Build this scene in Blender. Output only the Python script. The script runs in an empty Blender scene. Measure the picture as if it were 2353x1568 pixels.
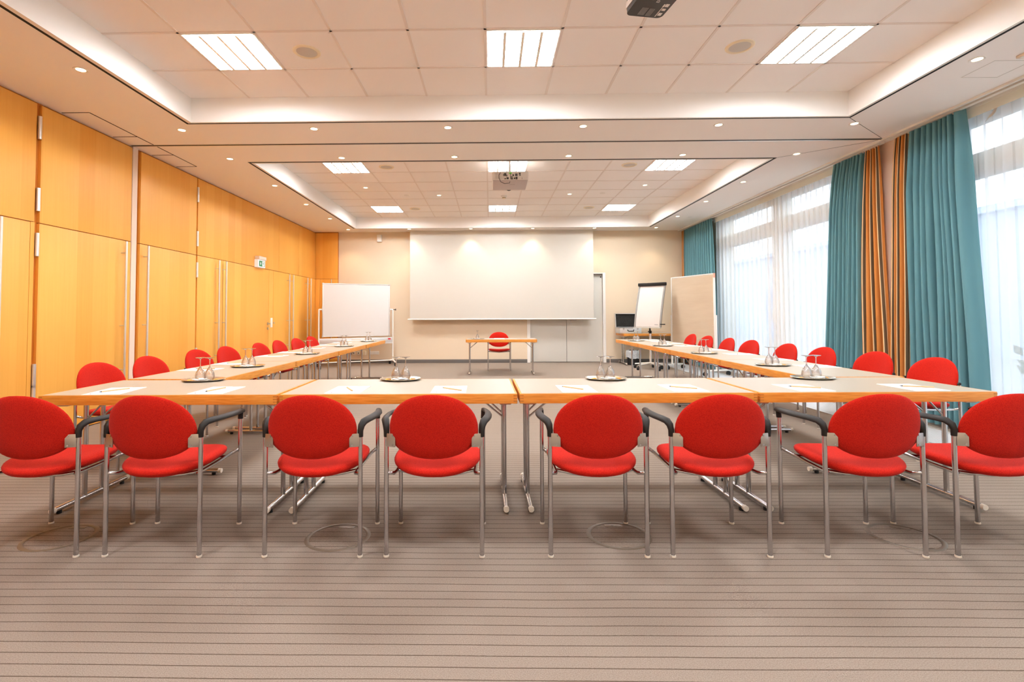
import bpy, bmesh, math, random
from mathutils import Vector, Matrix
random.seed(7)
scene = bpy.context.scene
COL = scene.collection
PI = math.pi

# ------------------------------------------------------------------ materials
def s2l(c):
    return tuple((v/12.92 if v <= .04045 else ((v+.055)/1.055)**2.4) for v in [x/255 for x in c])
def mat(name, rgb=(200,200,200), rough=.5, metal=0., spec=.5, emit=None, estr=0., sheen=0., coat=0.):
    m = bpy.data.materials.new(name); m.use_nodes = True
    b = m.node_tree.nodes['Principled BSDF']
    b.inputs['Base Color'].default_value = (*s2l(rgb), 1)
    b.inputs['Roughness'].default_value = rough
    b.inputs['Metallic'].default_value = metal
    b.inputs['Specular IOR Level'].default_value = spec
    b.inputs['Sheen Weight'].default_value = sheen
    b.inputs['Coat Weight'].default_value = coat
    if emit:
        b.inputs['Emission Color'].default_value = (*emit, 1)
        b.inputs['Emission Strength'].default_value = estr
    return m
def nodes(m):
    return m.node_tree.nodes, m.node_tree.links, m.node_tree.nodes['Principled BSDF']
def math_node(N, L, op, a, b=None):
    n = N.new('ShaderNodeMath'); n.operation = op
    for k, v in enumerate((a, b)):
        if v is None: continue
        if isinstance(v, (int, float)): n.inputs[k].default_value = v
        else: L.new(v, n.inputs[k])
    return n.outputs[0]
def bump(m, scale, strength, dist=.002, coord='Object', stretch=(1,1,1), detail=2):
    N, L, b = nodes(m)
    tc = N.new('ShaderNodeTexCoord'); mp = N.new('ShaderNodeMapping'); mp.inputs['Scale'].default_value = stretch
    nz = N.new('ShaderNodeTexNoise'); nz.inputs['Scale'].default_value = scale; nz.inputs['Detail'].default_value = detail
    bp = N.new('ShaderNodeBump'); bp.inputs['Strength'].default_value = strength; bp.inputs['Distance'].default_value = dist
    L.new(tc.outputs[coord], mp.inputs[0]); L.new(mp.outputs[0], nz.inputs['Vector'])
    L.new(nz.outputs['Fac'], bp.inputs['Height']); L.new(bp.outputs[0], b.inputs['Normal'])
    return nz
def mottle(m, rgb2, scale, lo=.35, hi=.65, coord='Object', stretch=(1,1,1), detail=3):
    N, L, b = nodes(m)
    base = tuple(b.inputs['Base Color'].default_value)
    tc = N.new('ShaderNodeTexCoord'); mp = N.new('ShaderNodeMapping'); mp.inputs['Scale'].default_value = stretch
    nz = N.new('ShaderNodeTexNoise'); nz.inputs['Scale'].default_value = scale; nz.inputs['Detail'].default_value = detail
    rp = N.new('ShaderNodeValToRGB'); rp.color_ramp.elements[0].position = lo; rp.color_ramp.elements[1].position = hi
    rp.color_ramp.elements[0].color = base; rp.color_ramp.elements[1].color = (*s2l(rgb2), 1)
    L.new(tc.outputs[coord], mp.inputs[0]); L.new(mp.outputs[0], nz.inputs['Vector'])
    L.new(nz.outputs['Fac'], rp.inputs[0]); L.new(rp.outputs[0], b.inputs['Base Color'])

M = {}
M['ceiling'] = mat('ceiling_paint', (250,246,241), .9); bump(M['ceiling'], 60, .05)
M['tile'] = mat('ceiling_tile', (250,245,240), .95); bump(M['tile'], 220, .12, .001)
M['tray'] = mat('tray_paint', (240,235,229), .85)
M['grid'] = mat('grid_bar', (236,226,217), .6)
M['dark'] = mat('slot_black', (22,18,15), .8)
M['wall'] = mat('wall_cream', (228,208,180), .85); bump(M['wall'], 160, .06, .001)
M['post'] = mat('post_pink', (238,216,196), .7)
M['base'] = mat('baseboard_grey', (104,98,92), .6)
M['white'] = mat('white_lacquer', (240,236,228), .45)
M['doorw'] = mat('white_door', (216,212,202), .35)
M['chrome'] = mat('chrome', (205,205,208), .17, 1.)
M['steel'] = mat('brushed_steel', (196,192,186), .32, 1.)
M['alu'] = mat('aluminium', (232,229,224), .38, .8)
M['black'] = mat('black_plastic', (30,25,21), .55, spec=.3)
M['rubber'] = mat('rubber', (28,27,26), .7)
M['glide'] = mat('glide_white', (236,226,210), .5)
M['lam'] = mat('laminate', (174,163,146), .38); bump(M['lam'], 300, .02, .0005)
M['paper'] = mat('paper', (250,248,246), .8)
M['flip'] = mat('flip_paper', (208,199,190), .85)
M['rail'] = mat('easel_rail', (138,134,128), .45, .3)
M['pencil'] = mat('pencil_wood', (222,180,132), .5)
M['logo'] = mat('logo_red', (222,70,60), .6)
M['logo2'] = mat('logo_peach', (240,176,150), .6)
M['tin'] = mat('tray_silver', (236,230,218), .26, 1.)
M['yellow'] = mat('wrap_yellow', (240,190,60), .35); mottle(M['yellow'], (200,130,40), 60)
M['sugar'] = mat('sachet_white', (246,242,236), .7)
M['navy'] = mat('wrap_dark', (60,52,70), .4)
M['board'] = mat('whiteboard', (222,217,212), .16)
M['screen'] = mat('screen_cloth', (206,199,187), .9)
M['kraft'] = mat('kraft_paper', (198,178,152), .9); mottle(M['kraft'], (192,171,145), 2, stretch=(.6,1,3)); bump(M['kraft'], 2.2, .5, .012, stretch=(.6,1,3)); 
M['foam'] = mat('foam_black', (44,42,38), .9)
M['bag'] = mat('bin_bag', (188,192,194), .3); bump(M['bag'], 26, .9, .02)
M['green'] = mat('sign_green', (0,116,70), .5, emit=s2l((0,130,80)), estr=.12)
M['signw'] = mat('sign_white', (236,236,238), .5, emit=(1,.98,.98), estr=.18)
M['red'] = mat('tag_red', (214,50,60), .5)
M['ringy'] = mat('speaker_ring', (240,226,196), .6)
M['mesh'] = mat('speaker_mesh', (206,200,190), .7)
M['lamp'] = mat('downlight_glow', (255,230,190), .5, emit=(1.,.74,.42), estr=14.)
M['tube'] = mat('panel_glow', (255,250,240), .5, emit=(.96,1.,1.06), estr=46.)
M['fin'] = mat('louvre_fin', (250,246,232), .25, emit=None)
M['projw'] = mat('projector_white', (226,218,210), .45)
M['projb'] = mat('projector_base', (196,182,178), .5)
M['projd'] = mat('projector_dark', (40,35,32), .3)
M['port'] = mat('port_dark', (60,52,44), .5)
M['lime'] = mat('port_green', (90,230,40), .4)
M['ink'] = mat('print_grey', (150,146,142), .6)
M['printw'] = mat('print_white', (232,226,220), .6)
M['frame'] = mat('window_frame', (226,220,208), .5)
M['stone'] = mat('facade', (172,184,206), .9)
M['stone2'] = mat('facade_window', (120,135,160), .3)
M['ground'] = mat('yard_paving', (150,154,158), .9)
M['leaf'] = mat('shrub_leaf', (96,120,84), .8); mottle(M['leaf'], (60,84,52), 5)
M['grille'] = mat('convector_grille', (222,224,226), .4, .2)
M['ring'] = mat('outlet_ring', (122,108,92), .5, .3)

# red woven upholstery
M['fabric'] = mat('red_wool', (208,34,18), .9, spec=.2, sheen=.04)
def _fab():
    N, L, b = nodes(M['fabric'])
    tc = N.new('ShaderNodeTexCoord')
    wv = N.new('ShaderNodeTexVoronoi'); wv.inputs['Scale'].default_value = 260
    L.new(tc.outputs['Object'], wv.inputs['Vector'])
    rp = N.new('ShaderNodeValToRGB'); rp.color_ramp.elements[0].color = (*s2l((206,36,14)),1); rp.color_ramp.elements[1].color = (*s2l((174,21,6)),1)
    rp.color_ramp.elements[1].position = .7
    L.new(wv.outputs['Distance'], rp.inputs[0]); L.new(rp.outputs[0], b.inputs['Base Color'])
    bp = N.new('ShaderNodeBump'); bp.inputs['Strength'].default_value = .25; bp.inputs['Distance'].default_value = .001
    L.new(wv.outputs['Distance'], bp.inputs['Height']); L.new(bp.outputs[0], b.inputs['Normal'])
_fab()
# maple veneer of the left wall: planks of differing tone with fine vertical grain
def veneer():
    m = mat('maple_veneer', (236,164,76), .46, coat=.0)
    N, L, b = nodes(m)
    g = N.new('ShaderNodeNewGeometry'); sp = N.new('ShaderNodeSeparateXYZ'); L.new(g.outputs['Position'], sp.inputs[0])
    u = math_node(N, L, 'ADD', sp.outputs['X'], sp.outputs['Y'])
    k = math_node(N, L, 'FLOOR', math_node(N, L, 'MULTIPLY', u, 1/.215))
    wn = N.new('ShaderNodeTexWhiteNoise'); wn.noise_dimensions = '1D'; L.new(k, wn.inputs['W'])
    cx = N.new('ShaderNodeCombineXYZ')
    L.new(math_node(N, L, 'MULTIPLY', u, 34.), cx.inputs[0]); L.new(math_node(N, L, 'MULTIPLY', sp.outputs['Z'], 1.1), cx.inputs[1]); L.new(math_node(N, L, 'MULTIPLY', k, 3.3), cx.inputs[2])
    nz = N.new('ShaderNodeTexNoise'); nz.inputs['Scale'].default_value = 1.6; nz.inputs['Detail'].default_value = 5; L.new(cx.outputs[0], nz.inputs['Vector'])
    f = math_node(N, L, 'ADD', math_node(N, L, 'MULTIPLY', wn.outputs['Value'], .5), math_node(N, L, 'MULTIPLY', nz.outputs['Fac'], .5))
    rp = N.new('ShaderNodeValToRGB'); rp.color_ramp.elements[0].position = .15; rp.color_ramp.elements[1].position = .8
    rp.color_ramp.elements[0].color = (*s2l((238,166,66)),1); rp.color_ramp.elements[1].color = (*s2l((247,184,86)),1)
    L.new(f, rp.inputs[0]); L.new(rp.outputs[0], b.inputs['Base Color'])
    return m
M['veneer'] = veneer()
M['groove'] = mat('veneer_groove', (196,116,30), .6)
M['beech'] = mat('beech_edge', (232,158,66), .42); mottle(M['beech'], (214,134,44), 9, coord='Object', stretch=(1,6,14))
M['joint'] = mat('finger_joint', (196,124,48), .6)
# striped carpet
def carpet():
    m = mat('carpet', (150,134,120), .98, spec=.1)
    N, L, b = nodes(m)
    g = N.new('ShaderNodeNewGeometry'); sp = N.new('ShaderNodeSeparateXYZ'); L.new(g.outputs['Position'], sp.inputs[0])
    w = N.new('ShaderNodeTexNoise'); w.inputs['Scale'].default_value = .7; w.inputs['Detail'].default_value = 3; L.new(g.outputs['Position'], w.inputs['Vector'])
    yy = math_node(N, L, 'ADD', sp.outputs['Y'], math_node(N, L, 'MULTIPLY', w.outputs['Fac'], .03))
    t = math_node(N, L, 'FRACT', math_node(N, L, 'MULTIPLY', math_node(N, L, 'ADD', yy, 10.), 1/.0578))
    w2 = N.new('ShaderNodeTexNoise'); w2.inputs['Scale'].default_value = 130; L.new(g.outputs['Position'], w2.inputs['Vector'])
    wid = math_node(N, L, 'ADD', .055, math_node(N, L, 'MULTIPLY', w2.outputs['Fac'], .06))
    ln = math_node(N, L, 'LESS_THAN', t, wid)
    nz = N.new('ShaderNodeTexNoise'); nz.inputs['Scale'].default_value = 260; nz.inputs['Detail'].default_value = 3; L.new(g.outputs['Position'], nz.inputs['Vector'])
    rp = N.new('ShaderNodeValToRGB'); rp.color_ramp.elements[0].position = .3; rp.color_ramp.elements[1].position = .72
    rp.color_ramp.elements[0].color = (*s2l((130,116,104)),1); rp.color_ramp.elements[1].color = (*s2l((158,144,131)),1)
    L.new(nz.outputs['Fac'], rp.inputs[0])
    mx = N.new('ShaderNodeMix'); mx.data_type = 'RGBA'; L.new(ln, mx.inputs['Factor']); L.new(rp.outputs[0], mx.inputs['A'])
    mx.inputs['B'].default_value = (*s2l((94,80,68)),1)
    L.new(mx.outputs['Result'], b.inputs['Base Color'])
    bp = N.new('ShaderNodeBump'); bp.inputs['Strength'].default_value = .5; bp.inputs['Distance'].default_value = .004
    L.new(nz.outputs['Fac'], bp.inputs['Height']); L.new(bp.outputs[0], b.inputs['Normal'])
    return m
M['carpet'] = carpet()
def cloth(name, rgb, tr=.25):
    m = mat(name, rgb, .9, spec=.1)
    N, L, b = nodes(m); out = N['Material Output']
    t = N.new('ShaderNodeBsdfTranslucent'); t.inputs['Color'].default_value = (*s2l(rgb), 1)
    mx = N.new('ShaderNodeMixShader'); mx.inputs[0].default_value = tr
    L.new(b.outputs[0], mx.inputs[1]); L.new(t.outputs[0], mx.inputs[2]); L.new(mx.outputs[0], out.inputs[0])
    return m
M['teal'] = cloth('teal_curtain', (108,154,162), .14)
M['orange'] = cloth('orange_curtain', (210,138,72), .15)
M['stripe'] = cloth('stripe_brown', (110,92,72), .1)
M['cream'] = cloth('stripe_cream', (238,206,160), .15)
def sheer():
    m = bpy.data.materials.new('sheer_voile'); m.use_nodes = True
    N, L = m.node_tree.nodes, m.node_tree.links; N.clear(); out = N.new('ShaderNodeOutputMaterial')
    tp = N.new('ShaderNodeBsdfTransparent'); tl = N.new('ShaderNodeBsdfTranslucent'); df = N.new('ShaderNodeBsdfDiffuse')
    for x in (tl, df): x.inputs[0].default_value = (.93,.93,.92,1)
    a = N.new('ShaderNodeMixShader'); a.inputs[0].default_value = .4; L.new(tl.outputs[0], a.inputs[1]); L.new(df.outputs[0], a.inputs[2])
    b = N.new('ShaderNodeMixShader'); b.inputs[0].default_value = .58; L.new(tp.outputs[0], b.inputs[1]); L.new(a.outputs[0], b.inputs[2])
    L.new(b.outputs[0], out.inputs[0]); return m
M['sheer'] = sheer()
M['tape'] = cloth('heading_tape', (246,242,230), .5)
def thin_glass(name, tint, edge, base):
    m = bpy.data.materials.new(name); m.use_nodes = True
    N, L = m.node_tree.nodes, m.node_tree.links; N.clear(); out = N.new('ShaderNodeOutputMaterial')
    tp = N.new('ShaderNodeBsdfTransparent'); tp.inputs[0].default_value = (*tint, 1)
    gl = N.new('ShaderNodeBsdfGlossy'); gl.inputs['Roughness'].default_value = .03
    lw = N.new('ShaderNodeLayerWeight'); lw.inputs['Blend'].default_value = edge
    f = math_node(N, L, 'ADD', lw.outputs['Facing'], base)
    mx = N.new('ShaderNodeMixShader'); L.new(f, mx.inputs[0]); L.new(tp.outputs[0], mx.inputs[1]); L.new(gl.outputs[0], mx.inputs[2])
    L.new(mx.outputs[0], out.inputs[0]); return m
M['pane'] = thin_glass('window_glass', (.96,.98,.98), .1, .03)
def real_glass():
    m = thin_glass('drinking_glass', (.97,.97,.97), .4, .05)
    N, L = m.node_tree.nodes, m.node_tree.links; out = N['Material Output']; prev = out.inputs[0].links[0].from_socket
    g = N.new('ShaderNodeBsdfGlass'); g.inputs['IOR'].default_value = 1.45; g.inputs['Roughness'].default_value = .0
    mx = N.new('ShaderNodeMixShader'); mx.inputs[0].default_value = .6
    L.new(prev, mx.inputs[1]); L.new(g.outputs[0], mx.inputs[2]); L.new(mx.outputs[0], out.inputs[0]); return m
M['glass'] = real_glass()

# ------------------------------------------------------------------ mesh builder
class MB:
    def __init__(s): s.v = []; s.f = []; s.mi = []; s.sm = []
    def add(s, vs, fs, mi=0, smooth=False, xf=None):
        o = len(s.v)
        s.v += [tuple(xf @ Vector(p)) if xf else tuple(p) for p in vs]
        for k, f in enumerate(fs):
            s.f.append([i+o for i in f]); s.mi.append(mi if isinstance(mi, int) else mi[k]); s.sm.append(smooth)
        return s
    def box(s, a, b, mi=0, bev=0., xf=None, seg=2):
        a, b = Vector(a), Vector(b)
        lo = Vector([min(p, q) for p, q in zip(a, b)]); hi = Vector([max(p, q) for p, q in zip(a, b)])
        if bev <= 0:
            v = [(x, y, z) for x in (lo.x, hi.x) for y in (lo.y, hi.y) for z in (lo.z, hi.z)]
            return s.add(v, [(0,1,3,2),(4,6,7,5),(0,4,5,1),(2,3,7,6),(0,2,6,4),(1,5,7,3)], mi, False, xf)
        bm = bmesh.new(); bmesh.ops.create_cube(bm, size=1)
        for q in bm.verts: q.co = Vector([(lo[k]+hi[k])/2 + q.co[k]*(hi[k]-lo[k]) for k in range(3)])
        bmesh.ops.bevel(bm, geom=bm.edges[:], offset=bev, segments=seg, profile=.6, affect='EDGES')
        bm.verts.index_update()
        s.add([tuple(q.co) for q in bm.verts], [[q.index for q in f.verts] for f in bm.faces], mi, True, xf); bm.free(); return s
    def tube(s, pts, r, n=12, mi=0, caps=True, up=None, xf=None, rb=None):
        """round (or, with rb, oval) tube swept along pts; r may be a list"""
        P = [Vector(p) for p in pts]; m = len(P)
        R = r if isinstance(r, (list, tuple)) else [r]*m
        RB = R if rb is None else (rb if isinstance(rb, (list, tuple)) else [rb]*m)
        vs = []; fs = []; ref = None
        for i in range(m):
            t = (P[min(i+1, m-1)]-P[max(i-1, 0)]).normalized()
            if ref is None:
                u = Vector(up) if up else (Vector((0,0,1)) if abs(t.z) < .9 else Vector((0,1,0)))
            else: u = ref
            a = t.cross(u).normalized(); b = a.cross(t).normalized(); ref = b
            for k in range(n):
                w = 2*PI*k/n; vs.append(P[i]+a*math.cos(w)*R[i]+b*math.sin(w)*RB[i])
        for i in range(m-1):
            for k in range(n):
                k2 = (k+1) % n; fs.append((i*n+k, i*n+k2, (i+1)*n+k2, (i+1)*n+k))
        s.add(vs, fs, mi, True, xf)
        if caps: s.add(vs[:n], [tuple(range(n))[::-1]], mi, False, xf); s.add(vs[-n:], [tuple(range(n))], mi, False, xf)
        return s
    def lathe(s, prof, n=24, mi=0, c=(0,0,0), xf=None, sx=1., sy=1., smooth=True):
        vs = []; fs = []; m = len(prof)
        for (r, z) in prof:
            for k in range(n):
                w = 2*PI*k/n; vs.append((c[0]+math.cos(w)*r*sx, c[1]+math.sin(w)*r*sy, c[2]+z))
        for i in range(m-1):
            for k in range(n):
                k2 = (k+1) % n; fs.append((i*n+k, i*n+k2, (i+1)*n+k2, (i+1)*n+k))
        if prof[0][0] > 1e-6 and prof[-1][0] <= 1e-6: pass
        return s.add(vs, fs, mi, smooth, xf)
    def disc(s, c, r, n=24, mi=0, flip=False, sx=1., sy=1., xf=None):
        vs = [(c[0]+math.cos(2*PI*k/n)*r*sx, c[1]+math.sin(2*PI*k/n)*r*sy, c[2]) for k in range(n)]
        f = tuple(range(n)); return s.add(vs, [f[::-1] if flip else f], mi, False, xf)
    def cyl(s, a, b, r, n=16, mi=0, xf=None): return s.tube([a, b], r, n, mi, True, None, xf)
    def prism(s, poly, z0, z1, mi=0, xf=None, smooth=False):
        n = len(poly); vs = [(x, y, z0) for x, y in poly]+[(x, y, z1) for x, y in poly]
        s.add(vs, [tuple(range(n))[::-1], tuple(range(n, 2*n))], mi, False, xf)
        return s.add(vs, [(k, (k+1) % n, (k+1) % n+n, k+n) for k in range(n)], mi, smooth, xf)
    def build(s, name, mats, parent=None, loc=None, rz=0.):
        me = bpy.data.meshes.new(name); me.from_pydata([tuple(v) for v in s.v], [], s.f)
        for m in (mats if isinstance(mats, (list, tuple)) else [mats]): me.materials.append(m)
        me.polygons.foreach_set('material_index', s.mi); me.polygons.foreach_set('use_smooth', s.sm)
        bm = bmesh.new(); bm.from_mesh(me); bmesh.ops.remove_doubles(bm, verts=bm.verts, dist=1e-6)
        bmesh.ops.recalc_face_normals(bm, faces=bm.faces); bm.to_mesh(me); bm.free()
        me.set_sharp_from_angle(angle=math.radians(40)); me.update()
        o = bpy.data.objects.new(name, me); COL.objects.link(o)
        if parent: o.parent = parent
        if loc: o.location = loc
        o.rotation_euler.z = rz
        return o
def tag(o, label=None, cat=None, group=None, kind=None):
    if label: o['label'] = label
    if cat: o['category'] = cat
    if group: o['group'] = group
    if kind: o['kind'] = kind
    return o
def thing(name, loc, rz=0., label=None, cat=None, group=None):
    o = bpy.data.objects.new(name, None); o.empty_display_size = .1; COL.objects.link(o)
    o.location = loc; o.rotation_euler.z = rz
    return tag(o, label, cat, group)
KIDS = {}
def kids(o): return [c for c in bpy.data.objects if c.parent == o]
def copy_tree(o, parent=None):
    c = o.copy(); COL.objects.link(c)
    if parent: c.parent = parent; c.matrix_parent_inverse = o.matrix_parent_inverse.copy()
    for k in kids(o): copy_tree(k, c)
    return c
def place(o, loc, rz=0., label=None, cat=None, group=None):
    o.location = loc; o.rotation_euler = (0, 0, rz); return tag(o, label, cat, group)
def struct(mb, name, mats, label=None, parent=None):
    o = mb.build(name, mats, parent)
    if not parent: o['kind'] = 'structure'; o['category'] = name.split('_')[0]
    if label: o['label'] = label
    return o
ORD = ['first','second','third','fourth','fifth','sixth','seventh','eighth']
# lettering from 5 x 7 dot rows, laid as small raised strokes
GLYPH = {'E':['11111','10000','10000','11110','10000','10000','11111'],'P':['11110','10001','10001','11110','10000','10000','10000'],
 'S':['01111','10000','10000','01110','00001','00001','11110'],'O':['01110','10001','10001','10001','10001','10001','01110'],'N':['10001','11001','10101','10101','10011','10001','10001']}
def lettering(mb, text, org, du, dv, size, depth, mi=0):
    """org: lower left; du, dv: unit vectors along and up; strokes raised by depth along du x dv"""
    du, dv = Vector(du), Vector(dv); dn = du.cross(dv); org = Vector(org); px = size/7
    for i, ch in enumerate(text):
        for r, row in enumerate(GLYPH[ch]):
            for c_, b in enumerate(row):
                if b == '1':
                    a = org+du*(i*6+c_)*px+dv*(6-r)*px; b4 = [a, a+du*px, a+du*px+dv*px, a+dv*px]
                    mb.add(b4+[q+dn*depth for q in b4], [(0,3,2,1),(4,5,6,7),(0,1,5,4),(1,2,6,5),(2,3,7,6),(3,0,4,7)], mi)
    return mb

# ------------------------------------------------------------------ room
XL, XR, YB, YF = -4.30, 5.02, -.6, 12.35
ZS, ZU = 3.225, 3.482
struct(MB().box((XL-.2, YB-.2, -.1), (XR, YF+.3, 0)), 'floor', M['carpet'], 'beige grey carpet with thin dark cross stripes')
# soffit with two trays; a black air slot runs round each tray
TR = [(-3.155, .15, 3.72, 5.205), (-3.165, 6.66, 3.71, 11.775)]       # risers x0,y0,x1,y1
SL = [(-3.232, .07, 3.782, 5.268), (-3.232, 6.600, 3.775, 11.825)]    # slot outer edge
mb = MB(); xs = [XL, SL[0][0], SL[0][2], XR]
def slab(x0, y0, x1, y1, z0=ZS, z1=ZS+.35): mb.box((x0, y0, z0), (x1, y1, z1))
slab(XL-.2, YB-.2, SL[0][0], YF+.3); slab(SL[0][2], YB-.2, XR, YF+.3)
slab(SL[0][0], YB-.2, SL[0][2], SL[0][1]); slab(SL[0][0], SL[0][3], SL[0][2], SL[1][1]); slab(SL[1][0], SL[1][3], SL[0][2], YF+.3)
ceil = struct(mb, 'ceiling', M['ceiling'], 'lowered plaster ceiling border round two recessed tiled trays')
T = .625
for k, (R, S) in enumerate(zip(TR, SL)):
    mb = MB(); g = .036; z0 = ZS-.004
    ox0, oy0, ox1, oy1 = S[0]+g, S[1]+g, S[2]-g, S[3]-g
    for a, b in (((ox0, oy0), (R[0], oy1)), ((R[2], oy0), (ox1, oy1)), ((R[0], oy0), (R[2], R[1])), ((R[0], R[3]), (R[2], oy1))):
        mb.box((a[0], a[1], z0), (b[0], b[1], ZU), bev=0)
    mb.build('tray_riser', M['tray'], ceil)
    mb = MB()
    for a, b in (((S[0], S[1]), (ox0, S[3])), ((ox1, S[1]), (S[2], S[3])), ((ox0, S[1]), (ox1, oy0)), ((ox0, oy1), (ox1, S[3]))):
        mb.box((a[0], a[1], ZS+.001), (b[0], b[1], ZS+.05))
    mb.build('air_slot', M['dark'], ceil)
    MB().box((R[0]-.01, R[1]-.01, ZU), (R[2]+.01, R[3]+.01, ZU+.05)).build('tile_field', M['tile'], ceil)
    mb = MB(); w = .011; xo = -.0325 if k == 0 else -.038; yo = 3.979 if k == 0 else 7.399
    for i in range(-8, 9):
        x = xo+i*T
        if R[0]+.05 < x < R[2]-.05: mb.box((x-w, R[1], ZU-.005), (x+w, R[3], ZU+.002))
    for i in range(-10, 12):
        y = yo+i*T
        if R[1]+.05 < y < R[3]-.05: mb.box((R[0], y-w, ZU-.005), (R[2], y+w, ZU+.002))
    mb.build('grid_bars', M['grid'], ceil)
# dark seams of the access panels by the left wall, and shadow gaps of the plasterboard
mb = MB()
def seam(x0, y0, x1, y1, w=.006):
    d = Vector((x1-x0, y1-y0)).normalized(); n = Vector((-d.y, d.x))*w
    p = [(x0-n.x, y0-n.y), (x1-n.x, y1-n.y), (x1+n.x, y1+n.y), (x0+n.x, y0+n.y)]
    mb.prism(p, ZS-.0015, ZS+.002)
for y0, y1, yc in ((4.93, 5.90, 5.62), (5.95, 6.78, 6.28)):
    seam(XL, y0, -4.02, y0); seam(-4.02, y0, -4.02, y1); seam(XL, yc, -4.02, yc); seam(XL, y1, -4.02, y1)
seam(3.78, 5.27, 4.62, 5.92, .002); seam(3.78, 6.6, 4.62, 5.95, .002)
mb.build('access_seam', M['dark'], ceil)
mb = MB()
for a, b in (((4.10, 4.375), (4.415, 4.38)), ((4.415, 4.38), (4.42, 3.2)), ((4.105, 4.375), (4.107, 4.083)), ((4.107, 4.085), (4.415, 4.085))): seam(*a, *b, .0022)
mb.build('hatch_seam', M['mesh'], ceil)
o = struct(MB().box((XL, 5.895, ZS-.003), (4.62, 5.957, ZS+.01)), 'trim_1', M['alu'], 'flush ceiling rail of the folding partition crossing the room')
MB().box((XL, 5.905, ZS-.005), (4.62, 5.928, ZS+.01)).build('rail_slot', M['dark'], o)
o = struct(MB().box((4.60, YB, ZS-.022), (4.63, YF, ZS), 0).box((4.655, YB, ZS-.03), (4.70, 5.90, ZS)).box((4.655, 6.0, ZS-.03), (4.70, YF, ZS)).box((4.77, YB, ZS-.03), (4.81, YF, ZS)), 'trim_2', M['white'], 'white double curtain track along the window side of the ceiling')
MB().box((4.631, YB, ZS-.004), (4.652, YF, ZS-.001)).build('track_gap', M['dark'], o)

# far wall with a recessed double door
DX0, DX1, DZ = .93, 2.80, 2.165
mb = MB().box((XL-.2, YF, 0), (DX0, YF+.3, ZS+.1)).box((DX1, YF, 0), (XR, YF+.3, ZS+.1)).box((DX0, YF, DZ), (DX1, YF+.3, ZS+.1))
struct(mb, 'wall_far', M['wall'], 'cream end wall behind the projection screen')
struct(MB().box((XL-.2, YB-.2, 0), (XR, YB, ZS+.1)), 'wall_back', M['wall'])
d = thing('door_9', (0, 0, 0)); d['kind'] = 'structure'; d['category'] = 'door'; d['label'] = 'white flush double door in the cream end wall'
f = .045
MB().box((DX0-.03, YF-.012, 0), (DX0+f, YF+.14, DZ)).box((DX1-f, YF-.012, 0), (DX1+.02, YF+.14, DZ)).box((DX0-.03, YF-.012, DZ), (DX1+.02, YF+.14, DZ+.03)).build('door_frame', M['white'], d)
MB().box((DX0-.1, YF+.14, 0), (DX1+.1, YF+.3, DZ+.1)).build('door_backing', M['dark'], d)  # dark panel added to block sky light at the gap between the leaves
for a, b in ((DX0+f+.003, 1.868), (1.876, DX1-f-.003)):
    MB().box((a, YF+.07, .012), (b, YF+.115, DZ-.004), bev=.002).build('door_leaf', M['doorw'], d)
lv = MB().cyl((1.975, YF+.07, 1.03), (1.975, YF+.03, 1.03), .011).tube([(1.975, YF+.03, 1.03), (2.0, YF+.022, 1.03), (2.11, YF+.022, 1.03)], .01).cyl((1.975, YF+.071, 1.03), (1.975, YF+.062, 1.03), .026).cyl((1.975, YF+.071, .95), (1.975, YF+.06, .95), .025)
lv.build('door_handle', M['steel'], d)
MB().cyl((2.72, YF+.071, 2.09), (2.72, YF+.05, 2.09), .016).build('door_stop', M['black'], d)
mb = MB().box((-3.74, YF-.016, 0), (DX0-.03, YF, .085), bev=.004).box((DX1+.02, YF-.016, 0), (4.62, YF, .085), bev=.004)
struct(mb, 'baseboard_far', M['base'], 'dark grey baseboard along the cream end wall')

# ---- left wall of full height maple panels
wl = struct(MB().box((XL-.2, YB-.2, 0), (XL-.03, YF, ZS+.02)), 'wall_left', M['groove'], 'maple veneered panel wall with tall built-in doors')
G = .004; X0, X1 = XL-.03, XL; ZL = 2.068; ZT = ZS-.022
def upper(y0, y1): MB().box((X0, y0+G, ZL+G), (X1, y1-G, ZT), bev=.0015).build('panel', M['veneer'], wl)
for a, b in ((YB, 2.2), (2.2, 3.45), (3.45, 4.662), (4.708, 5.935), (6.085, 7.278), (7.302, 10.157), (10.157, 11.25), (11.25, YF-.02)): upper(a, b)
MB().box((X0, 9.704, 0), (X1, 9.9, ZL-G)).box((X0, 4.62, .0), (X1, 4.662, ZL-.0)).build('jamb_strip', M['veneer'], wl)
dn = [0]
DL = ['maple door at the near end of the left wall, cut by the picture edge', 'wide maple door just before the pale partition post', 'wide maple door just beyond the pale partition post',
      'narrow maple door left of the exit door', 'maple exit door under the green sign, with a lever handle', 'maple door right of the exit door lever', 'maple door second from the far corner', 'narrow maple door at the far corner']
def handle(par, y, z0=.43, z1=2.048):
    y *= .9862
    h = MB().tube([(XL+.062, y, z0), (XL+.062, y, z1)], .0125, 14)
    for z in (1.915, 1.068, .56): h.cyl((XL, y, z), (XL+.06, y, z), .006, 10)
    h.build('pull_handle', M['alu'], par)
def leaf(y0, y1, handles=(), lab=None):
    dn[0] += 1
    o = struct(MB().box((X0, y0+G, .012), (X1, y1-G, ZL-G), bev=.0015), 'door_%d' % dn[0], M['veneer'], lab)
    for y in handles: handle(o, y)
    return o
def hinge(par, y, zs):
    for z in zs: MB().cyl((XL+.006, y, z-.11), (XL+.006, y, z+.11), .017, 14).build('hinge', M['alu'], par)
l1 = leaf(3.45, 4.62, (4.335,), DL[0]); hinge(l1, 4.685, (2.98, 2.29, 1.86, .62, .42))
leaf(4.708, 5.935, (5.862,), DL[1])
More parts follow.
